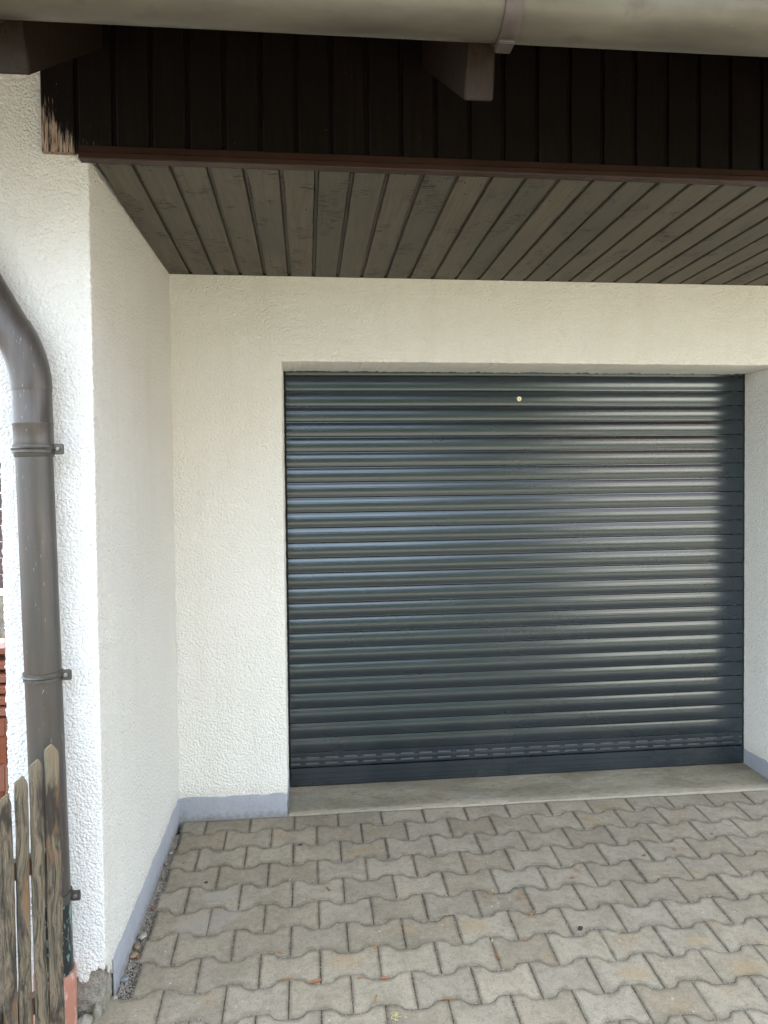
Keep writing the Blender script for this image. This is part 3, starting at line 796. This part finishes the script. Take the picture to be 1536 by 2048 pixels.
se.add(vs, [(j, 4+j, 4+(j+1) % 4, (j+1) % 4) for j in range(4)]+[(0, 1, 2, 3), (7, 6, 5, 4)]); se.build('rubber_seal', m_black, dr)
for (a, b) in ((-.004, .006), (W-.009, W+.004)):
    g_ = MB(); g_.box(a, b, RV+.004, RV+.06, .03, ZL+.04); g_.build('guide_rail', m_black, dr)
# lock
lk = MB(); lx, lz, ly = 1.2155, 2.0365, RV-.0075
def stadium(cx_, cz_, hw, hr, y0, y1):
    pts = []
    for a in np.linspace(math.pi/2, 3*math.pi/2, 14): pts.append((cx_-hw+hr*math.cos(a), cz_+hr*math.sin(a)))
    for a in np.linspace(-math.pi/2, math.pi/2, 14): pts.append((cx_+hw+hr*math.cos(a), cz_+hr*math.sin(a)))
    lk.prism(pts, 'y', y0, y1)
stadium(lx-.006, lz, .018, .0125, ly+.0015, ly+.010)
lko = lk.build('lock', m_slat, dr, smooth=40)
cy_ = MB(); cy_.tube([(lx, ly+.002, lz), (lx, ly-.0025, lz), (lx, ly-.0035, lz)], [.0118, .0118, .0110], 32, cap=True)
cy_.build('lock_cylinder', m_brass, lko, smooth=40)
kh = MB(); kh.box(lx-.0013, lx+.0013, ly-.0045, ly-.003, lz-.0045, lz+.0045); kh.build('keyhole', m_black, lko)

# ================================================================== picket fence
FP = Vector((-.604, -1.31, 0)); fa = rad(40)
fd = Vector((-math.cos(fa), -math.sin(fa), 0)); fn = Vector((math.sin(fa), -math.cos(fa), 0))     # along the fence, out of its face
fence = empty('picket_fence', (FP.x, FP.y, 0), 'weathered grey-brown picket fence with pointed tops in front of the downpipe', 'fence')
# start, end along the fence; apex position, apex height; height of the near shoulder and of the far shoulder
spots = [(.004, .0465, .024, .853, .824, .838), (.0500, .0865, .062, .820, .800, .803), (.0910, .1290, .104, .785, .758, .768), (.1330, .1705, .144, .745, .714, .730),
         (.187, .226, .205, .715, .690, .700), (.231, .270, .250, .690, .665, .675), (.275, .314, .294, .675, .650, .660), (.319, .358, .338, .668, .643, .653)]
for n, (sa, sb_, sap, zap, zn, zfr) in enumerate(spots):
    pk = MB(); NU, NV = 15, 90; zf = gz(-1.5)-.03; t_ = .006
    def topz(q):
        if q < sap: u = (sap-q)/(sap-sa); return zap-(zap-zn)*u**1.15
        u = (q-sap)/(sb_-sap); return zap-(zap-zfr)*u**1.05
    bow = random.uniform(-.001, .001)
    def side_(sgn):
        P_ = []
        for i in range(NU):
            u = i/(NU-1); q0 = sa+.001+(sb_-sa-.003)*u
            for j in range(NV):
                v = 1-(1-j/(NV-1))**1.6; z = zf+(topz(q0)-zf)*v
                q = q0+.0018*fbm(n*5.1+(u > .5)*3, z*8, 2, 3)*abs(2*u-1)+bow*math.sin(z*5)
                o_ = sgn*(t_-.0022*abs(2*u-1)**8-.002*max(0, v-.985)/.015)+.0010*fbm(u*3+n*3, z*6, 6+sgn, 2)
                p = FP+fd*q+fn*o_; P_.append((p.x, p.y, z))
        return P_
    A, B = side_(1), side_(-1); off = len(A)
    fs = [(i*NV+j, (i+1)*NV+j, (i+1)*NV+j+1, i*NV+j+1) for i in range(NU-1) for j in range(NV-1)]
    fs2 = [tuple(off+q for q in f[::-1]) for f in fs]
    rim = [i*NV for i in range(NU)]+[(NU-1)*NV+j for j in range(1, NV)]+[i*NV+NV-1 for i in range(NU-2, -1, -1)]+[j for j in range(NV-2, 0, -1)]
    fr_ = [(rim[q], rim[(q+1) % len(rim)], off+rim[(q+1) % len(rim)], off+rim[q]) for q in range(len(rim))]
    pk.add(A+B, fs+fs2+fr_, ((.13*n+.07) % 1, (.37*n) % 1, (.71*n) % 1))
    pk.build('picket', m_picket, fence, smooth=45)
for z in (.52, .12):
    rl = MB(); bm = bmesh.new(); bmesh.ops.create_cube(bm, size=1); bmesh.ops.bevel(bm, geom=bm.edges[:], offset=.02, segments=1, affect='EDGES'); bm.verts.index_update()
    pc = [FP+fd*(.19+v.co.x*.36)+fn*(-.0225+v.co.y*.028) for v in bm.verts]
    rl.add([(p.x, p.y, z+v.co.z*.05) for p, v in zip(pc, bm.verts)], [[v.index for v in f.verts] for f in bm.faces]); bm.free()
    rl.build('rail', m_picket, fence)

# standpipe
sp_ = MB(); cx_, cyy = -.660, yp
path = [(cx_-.002, cyy, -.14), (cx_, cyy, .10), (cx_, cyy, .134), (cx_, cyy, .136), (cx_, cyy, .134), (cx_, cyy, .05)]
sp_.tube(path, [.0600, .0600, .0600, .0585, .0565, .0555], 44)
# tilted rim
st = sp_.build('drain_standpipe', m_salmon, None, smooth=50)
tag(st, 'salmon coloured plastic drain socket in the ground under the dark downpipe', 'drain pipe')

# ================================================================== gravel, stones
def stone(rx, ry, rz, sub=1, seed=0, rough=.25):
    bm = bmesh.new(); bmesh.ops.create_icosphere(bm, subdivisions=sub, radius=1)
    o = seed*3.7
    vs = []
    for v in bm.verts:
        d = 1+rough*fbm(v.co.x*1.3+o, v.co.y*1.3+o, v.co.z*1.3, 2)
        vs.append((v.co.x*rx*d, v.co.y*ry*d, v.co.z*rz*d))
    fs = [[v.index for v in f.verts] for f in bm.faces]; bm.free(); return vs, fs
protos = [stone(1, random.uniform(.6, .9), random.uniform(.5, .8), 1, s_, .35) for s_ in range(12)]
gv = MB()
def scatter(nn, fx, fy, rmin, rmax):
    for _ in range(nn):
        y = fy(); x = fx(y); r_ = rmin+(rmax-rmin)*random.random()**2.2; a = random.uniform(0, 6.28)
        vs, fs = random.choice(protos); ca, sa = math.cos(a)*r_, math.sin(a)*r_
        gv.add([(x+p[0]*ca-p[1]*sa, y+p[0]*sa+p[1]*ca, gz(y)-.012+p[2]*r_+random.uniform(0, .002)) for p in vs], fs)
scatter(5200, lambda y: random.uniform(sidex(y)+.001, JX0+.002+.004*(y < -.3)), lambda: -random.uniform(.10, 1.09), .0012, .0042)
scatter(900, lambda y: random.uniform(-.60, -.50), lambda: -random.uniform(1.08, 1.24), .0015, .006)
scatter(500, lambda y: random.uniform(-.62, -.585), lambda: -random.uniform(1.15, 1.7), .0015, .007)
gvo = gv.build('gravel', m_gravel); tag(gvo, kind='stuff', label='fine grey gravel filling the gap between the grey plinth and the pavers', cat='gravel')
jg = MB()
for row in range(0, 12):
    x = -.48
    while x < 2.6:
        x += random.expovariate(1)*(.0045 if vn(x*5, row*1.7, 3) > -.1 else .02)
        if row < 8 and x < JX0: continue
        y = bnd(x, row)+random.gauss(0, .0014); r_ = random.uniform(.0008, .0022)
        vs, fs = random.choice(protos); jg.add([(x+p[0]*r_, y+p[1]*r_, gz(y)-.0008+p[2]*r_) for p in vs], fs)
    ph = .032 if row % 2 else .134
    for n in range(-3, 13):
        xj = ph+n*LP
        if xj < -.48: continue
        for _ in range(int(random.random()**1.5*34)):
            y = Y1-DP*(row+random.random()); x_ = xj+random.gauss(0, .001); r_ = random.uniform(.0007, .0018)
            vs, fs = random.choice(protos); jg.add([(x_+p[0]*r_, y+p[1]*r_, gz(y)-.0018+p[2]*r_) for p in vs], fs)
for _ in range(420):
    x_, y = random.uniform(-.45, 2.4), -random.random()**.8*1.5; r_ = random.uniform(.0006, .0017)
    vs, fs = random.choice(protos); jg.add([(x_+p[0]*r_, y+p[1]*r_, gz(y)+.0006+p[2]*r_) for p in vs], fs)
for _ in range(160):
    x_, y = random.uniform(.02, W-.02), random.uniform(.01, RV-.02); r_ = random.uniform(.0006, .0020)
    vs, fs = random.choice(protos); jg.add([(x_+p[0]*r_, y+p[1]*r_, ZG+.006+.0135*y/RV+.0035*x_+p[2]*r_*.8) for p in vs], fs)
tag(jg.build('joint_grit', m_gravel), 'pale grit lying in the joints between the pavers', 'grit', kind='stuff')
def bigstone(x, y, r3, label, mat, seed, dz=0, cat='stone', name='pebble', group=None, sub=3):
    vs, fs = stone(*r3, sub, seed, .22); b_ = MB(); z = gz(y)
    a = random.uniform(0, 3)
    b_.add([(x+p[0]*math.cos(a)-p[1]*math.sin(a), y+p[0]*math.sin(a)+p[1]*math.cos(a), z-.004+r3[2]*.45+dz+p[2]) for p in vs], fs, (random.uniform(.3, .8), .5, .5))
    o = b_.build(name, mat, smooth=70); tag(o, label, cat, group); return o
m_peb1 = plain('pebble_pale', (.33, .30, .235), .8, var=.4, sc_=70)
m_peb2 = plain('pebble_tan', (.26, .19, .11), .8, var=.5, sc_=70)
m_peb3 = plain('pebble_grey', (.22, .225, .235), .8, var=.4, sc_=60)
m_peb4 = plain('brick_chip', (.26, .07, .04), .85, var=.4, sc_=60)
GP = 'pebbles in the gravel strip'
bigstone(-.500, -.795, (.016, .013, .009), 'largest pale round pebble beside the plinth foot', m_peb1, 1, group=GP)
bigstone(-.508, -.850, (.015, .012, .009), 'tan pebble just in front of the largest pale pebble', m_peb2, 2, group=GP)
bigstone(-.510, -.892, (.017, .012, .008), 'brownish flat pebble in the gravel in front of the tan one', m_peb2, 3, group=GP)
bigstone(-.516, -1.005, (.017, .012, .007), 'blue-grey flat stone in the gravel near the pillar corner', m_peb3, 4, group=GP)
bigstone(-.496, -.262, (.010, .008, .006), 'small pale pebble near the inner wall corner', m_peb1, 5, group=GP)
bigstone(-.500, -.345, (.010, .008, .006), 'small tan pebble close to the inner wall corner', m_peb2, 6, group=GP)
bigstone(-.496, -.640, (.008, .006, .005), 'small brick-red chip halfway along the gravel strip', m_peb4, 7, group=GP)
bigstone(-.494, -.900, (.007, .006, .005), 'brick-red chip beside the brownish flat pebble', m_peb4, 8, group=GP)
bigstone(-.552, -1.118, (.009, .008, .006), 'brick-red chip at the foot of the broken pillar corner', m_peb4, 9, group=GP)
bigstone(-.525, -1.085, (.012, .010, .007), 'cream pebble at the foot of the broken pillar corner', m_peb1, 10, group=GP)
GR = 'rubble at the foot of the pillar'
for n, (x, y, r3, lb, mt) in enumerate([
    (-.592, -1.185, (.030, .022, .020), 'pale mortar lump under the broken render, closest to the drain socket', m_masonry),
    (-.560, -1.150, (.022, .015, .030), 'rough grey stone wedged under the broken pillar corner', m_masonry),
    (-.585, -1.260, (.020, .030, .012), 'brown earthy lump in front of the mortar lump beside the pavers', m_masonry)]):
    bigstone(x, y, r3, lb, mt, 20+n, cat='rubble', name='rubble_stone', group=GR)

# ================================================================== litter on the pavers
m_cat = plain('catkin_orange', (.27, .125, .055), .8, var=.4, sc_=200)
m_cat2 = plain('catkin_straw', (.33, .185, .08), .8, var=.4, sc_=200)
m_yel = plain('yellow_bit', (.42, .38, .19), .7, var=.3, sc_=200)
m_dk = plain('dark_bit', (.03, .027, .024), .8, var=.3, sc_=200)
def catkin(x, y, ln, ang, mat, label, r_=.0032, name='fallen_catkin', cat='catkin'):
    c_ = MB(); n_ = 14; pts = []; rr_ = []
    bend = random.uniform(-.5, .5); a = ang
    px, py = x-math.cos(ang)*ln/2, y-math.sin(ang)*ln/2
    for i in range(n_):
        t = i/(n_-1); pts.append((px, py, gz(y)+r_*.8+.0008)); rr_.append(max(.0004, r_*(math.sin(math.pi*(.06+.88*t))**.5)*(1+.25*random.uniform(-1, 1))))
        a += bend/n_; px += math.cos(a)*ln/(n_-1); py += math.sin(a)*ln/(n_-1)
    c_.tube(pts, rr_, 9, cap=True)
    o = c_.build(name, mat, smooth=40); tag(o, label, cat, 'catkins and bud scales fallen on the pavers'); return o
def crumbs(x, y, s_, nn, mat, label, cat='debris'):
    c_ = MB()
    for _ in range(nn):
        a = random.uniform(0, 6.28); q = random.gauss(0, 1); px, py = x+random.gauss(0, s_), y+random.gauss(0, s_*1.4)
        l_, w_ = random.uniform(.002, .006), random.uniform(.0008, .0018)
        ca, sa = math.cos(a), math.sin(a); z = gz(py)+.0015
        vs = [(px+ca*l_-sa*w_, py+sa*l_+ca*w_, z), (px+ca*l_+sa*w_, py+sa*l_-ca*w_, z), (px-ca*l_+sa*w_, py-sa*l_-ca*w_, z), (px-ca*l_-sa*w_, py-sa*l_+ca*w_, z), (px, py, z+.0022)]
        c_.add(vs, [(0, 1, 4), (1, 2, 4), (2, 3, 4), (3, 0, 4), (3, 2, 1, 0)])
    o = c_.build('bud_scale_litter', mat); tag(o, label, cat, kind='stuff'); return o
catkin(.118, -1.089, .040, .15, m_cat, 'thick orange-brown catkin lying on a wavy joint, leftmost of the thick ones', .0055)
catkin(.022, -1.061, .042, .25, m_cat2, 'long thin straw-orange catkin left of the thick orange one', .0032)
catkin(.172, -.594, .030, 2.3, m_cat, 'short rust-brown catkin alone on a paver, slanting', .0038)
catkin(-.005, -.935, .030, -.5, m_cat2, 'curled straw-coloured catkin left of centre on a paver edge', .0026)
catkin(.345, -1.096, .034, .05, m_cat, 'orange-brown catkin in the wavy joint right of centre front', .0042)
catkin(.270, -1.085, .032, .1, m_cat, 'thin orange strip in the wavy joint behind the straw-coloured stick', .0028)
catkin(.308, -1.184, .045, 1.0, m_cat2, 'pale straw stick lying across a front paver', .0026)
catkin(.540, -1.205, .045, .05, m_cat, 'rust-red strip in the joint near the bottom edge, centre', .0028)
catkin(.742, -1.03, .052, -1.45, m_cat, 'thin rust-brown catkin lying in a straight joint between two pavers', .0030)
catkin(1.162, -.622, .022, .2, m_cat, 'small red-brown bud piece right of the door centre line', .0040)
catkin(1.581, -.352, .022, .3, m_cat2, 'pale bit of twig near the sill on the right', .0025)
catkin(1.525, -.500, .018, .1, m_cat, 'red-brown bud scale on a paver below the right end of the door', .0040)
catkin(1.905, -.372, .014, .1, m_cat, 'dark red crumb in a joint at the far right', .0035)
catkin(.86, -.962, .030, .05, m_cat, 'thin rust strip in the joint right of the yellow petal', .0022)
catkin(1.20, -.245, .020, .1, m_cat2, 'tiny straw bit in the second joint from the sill', .0020)
crumbs(.932, -.829, .010, 26, m_cat2, 'little heap of orange bud scales on a paver in the middle')
crumbs(.925, -.72, .012, 30, m_cat2, 'orange bud scales scattered along a joint behind the little heap')
crumbs(.790, -.700, .010, 20, m_cat2, 'orange bud scales by the joint left of the middle')
crumbs(.326, -.945, .010, 26, m_cat2, 'orange bud scales on the wavy joint at centre left')
crumbs(1.20, -.57, .010, 16, m_cat2, 'few orange bud scales right of centre, farther back')
crumbs(1.67, -.47, .008, 14, m_cat2, 'few orange crumbs on a paver at the right, near the sill')
crumbs(.10, -.80, .45, 40, m_cat2, 'sparse brown crumbs spread over the left pavers')
crumbs(1.2, -.75, .45, 60, m_cat2, 'sparse brown crumbs spread over the right pavers')
for (x, y, lb) in ((.745, -.955, 'yellow petal in a joint, farther of the two at the centre'), (.820, -.672, 'small yellow-green petal farther back on a wavy joint'), (.020, -.515, 'tiny yellow bit on a joint at the left')):
    catkin(x, y, .016, 1.3, m_yel, lb, .0026, 'petal', 'petal')
crumbs(.365, -1.255, .007, 34, m_yel, 'patch of yellow pollen crumbs at the bottom edge')
catkin(1.082, -.930, .020, .2, m_dk, 'black droplet-like bud on a paver right of centre', .0065, 'dark_bud', 'bud')
catkin(.060, -.262, .022, .5, m_dk, 'dark brown shrivelled leaf bit near the sill at the left', .0034, 'leaf_bit', 'leaf')
catkin(-.315, -.497, .015, .4, m_dk, 'dark speck of leaf behind the pale spill', .0030, 'leaf_bit', 'leaf')

# ================================================================== seen past the left edge of the pillar
GT = 'red stained timbers stacked beside the pillar'
yb0 = -.10
lay = [  # z0, z1, x1(right end), y0, y1
 (-.20, .22, -1.285, .02, .10), (.22, .34, -1.265, -.02, .12), (.34, .46, -1.262, .0, .3), (.46, .535, -1.275, .02, .14),
 (.545, .575, -1.0, .05, .25), (.585, .615, -1.0, .09, .3), (.625, .655, -1.0, .14, .34), (.665, .695, -1.0, .19, .4), (.715, .745, -1.1, .25, .5), (.775, .805, -1.1, .32, .6)]
names = ['upright lowest red-brown timber', 'second red-brown timber from the bottom', 'glossy red-brown beam, third from the bottom', 'beam with its sawn end showing, under the thin boards', 'lowest thin orange-red board', 'second thin orange-red board', 'third thin pinkish board', 'fourth thin pinkish board', 'fifth thin board, one below the top', 'topmost weathered pinkish board']
for (z0, z1, xr_, y0, y1), nm_ in zip(lay, names):
    t = MB(); t.box(-2.4, xr_, y0, y1, z0, z1, ch=.004); o = t.build('stained_board', m_redwood)
    tag(o, nm_+' of the stack beside the pillar', 'timber', GT)
m_rub = plain('rubble_wall', (.36, .32, .26), .95, var=.6, sc_=12)
rw = MB()
rw.grid(lambda i, j: (-6+5.0*i/60, 2.0+.05*fbm(i*.8, j*.8, 3, 3), -.4+1.25*j/20), 61, 21)
rw.box(-6, -1.0, 2.06, 2.5, -.4, .84)
tag(rw.build('stone_wall', m_rub, smooth=60), 'low rough stone wall far behind the pillar at the left edge', 'wall')
sh = empty('garden_shed', (-6, 6, -.3), 'dark shed with stripes of brown boards beyond the stone wall', 'shed')
m_sh = plain('shed_boards', (.10, .07, .065), .8, var=.4, sc_=20)
b_ = MB()
for i in range(12): b_.box(-9, -2.6, 5.5-.01*(i % 2), 5.6, -.3+i*.19, -.3+i*.19+.175, ch=.004)
b_.build('boarding', m_sh, sh); b_ = MB(); b_.prism([(5.2, 1.98), (8.2, 2.5), (8.2, 2.6), (5.2, 2.06)], 'x', -9.2, -2.4); b_.build('roof', m_asph, sh)

# ================================================================== across the street (only mirrored in the door)
nb_ = empty('neighbour_house', (11, -17, zr), 'pale house across the street, seen only as a glow in the roller door', 'house')
b_ = MB(); b_.box(7.0, 22, -24, -14.5, zr-.5, 5.4)
b_.build('wall', m_house, nb_); b_ = MB(); b_.prism([(-25, 5.2), (-14.1, 5.2), (-19.5, 8.8)], 'x', 6.7, 22.5); b_.build('roof', m_tile, nb_)
for x in (13.0, 16.5):
    for z in (.7, 3.4):
        b_ = MB(); b_.box(x, x+1.1, -14.52, -14.49, z, z+1.3); b_.build('window', m_glass, nb_)
def tree(x, y, h, cr_, label):
    root = empty('tree', (x, y, zr), label, 'tree', 'trees across the street')
    t = MB(); t.tube([(x, y, zr-.2), (x+.1, y, zr+h*.3), (x, y+.1, zr+h*.6)], [.22, .17, .08], 10); t.build('trunk', m_bark, root, smooth=60)
    c_ = MB(); cz = zr+h*.58
    for _ in range(5200):
        d = Vector((random.gauss(0, 1), random.gauss(0, 1), random.gauss(0, 1))).normalized()*random.random()**.35
        lump = 1+.28*fbm(d.x*2+x, d.y*2, d.z*2, 2)
        p = Vector((x+d.x*cr_*lump, y+d.y*cr_*lump, cz+d.z*h*.44*lump))
        a, b = Vector((random.gauss(0, 1), random.gauss(0, 1), random.gauss(0, 1))).normalized(), Vector((random.gauss(0, 1), random.gauss(0, 1), random.gauss(0, 1))).normalized()
        s_ = .13
        c_.add([p-a*s_, p+b*s_*.5, p+a*s_, p-b*s_*.5], [(0, 1, 2, 3)], (.5, .5, .5))
    c_.build('crown', m_leaf, root)
tree(3.9, -10.5, 5.8, 1.9, 'broad leafy tree across the street beside the pale house')
tree(.6, -11.5, 4.6, 1.9, 'lower leafy tree across the street opposite the garage')
he = MB(); he.grid(lambda i, j: (-10+26*i/80, -8.0+.25*fbm(i*.7, j*.9, 3, 3)-(.6 if j == 24 else 0), zr+1.75*j/24+.1*fbm(i*.9, j, 8, 2)), 81, 25)  # added hedge, hides the bright road from the door's reflections
tag(he.build('hedge', m_leaf), 'unseen green hedge, added to darken the low reflections in the roller door', 'hedge')
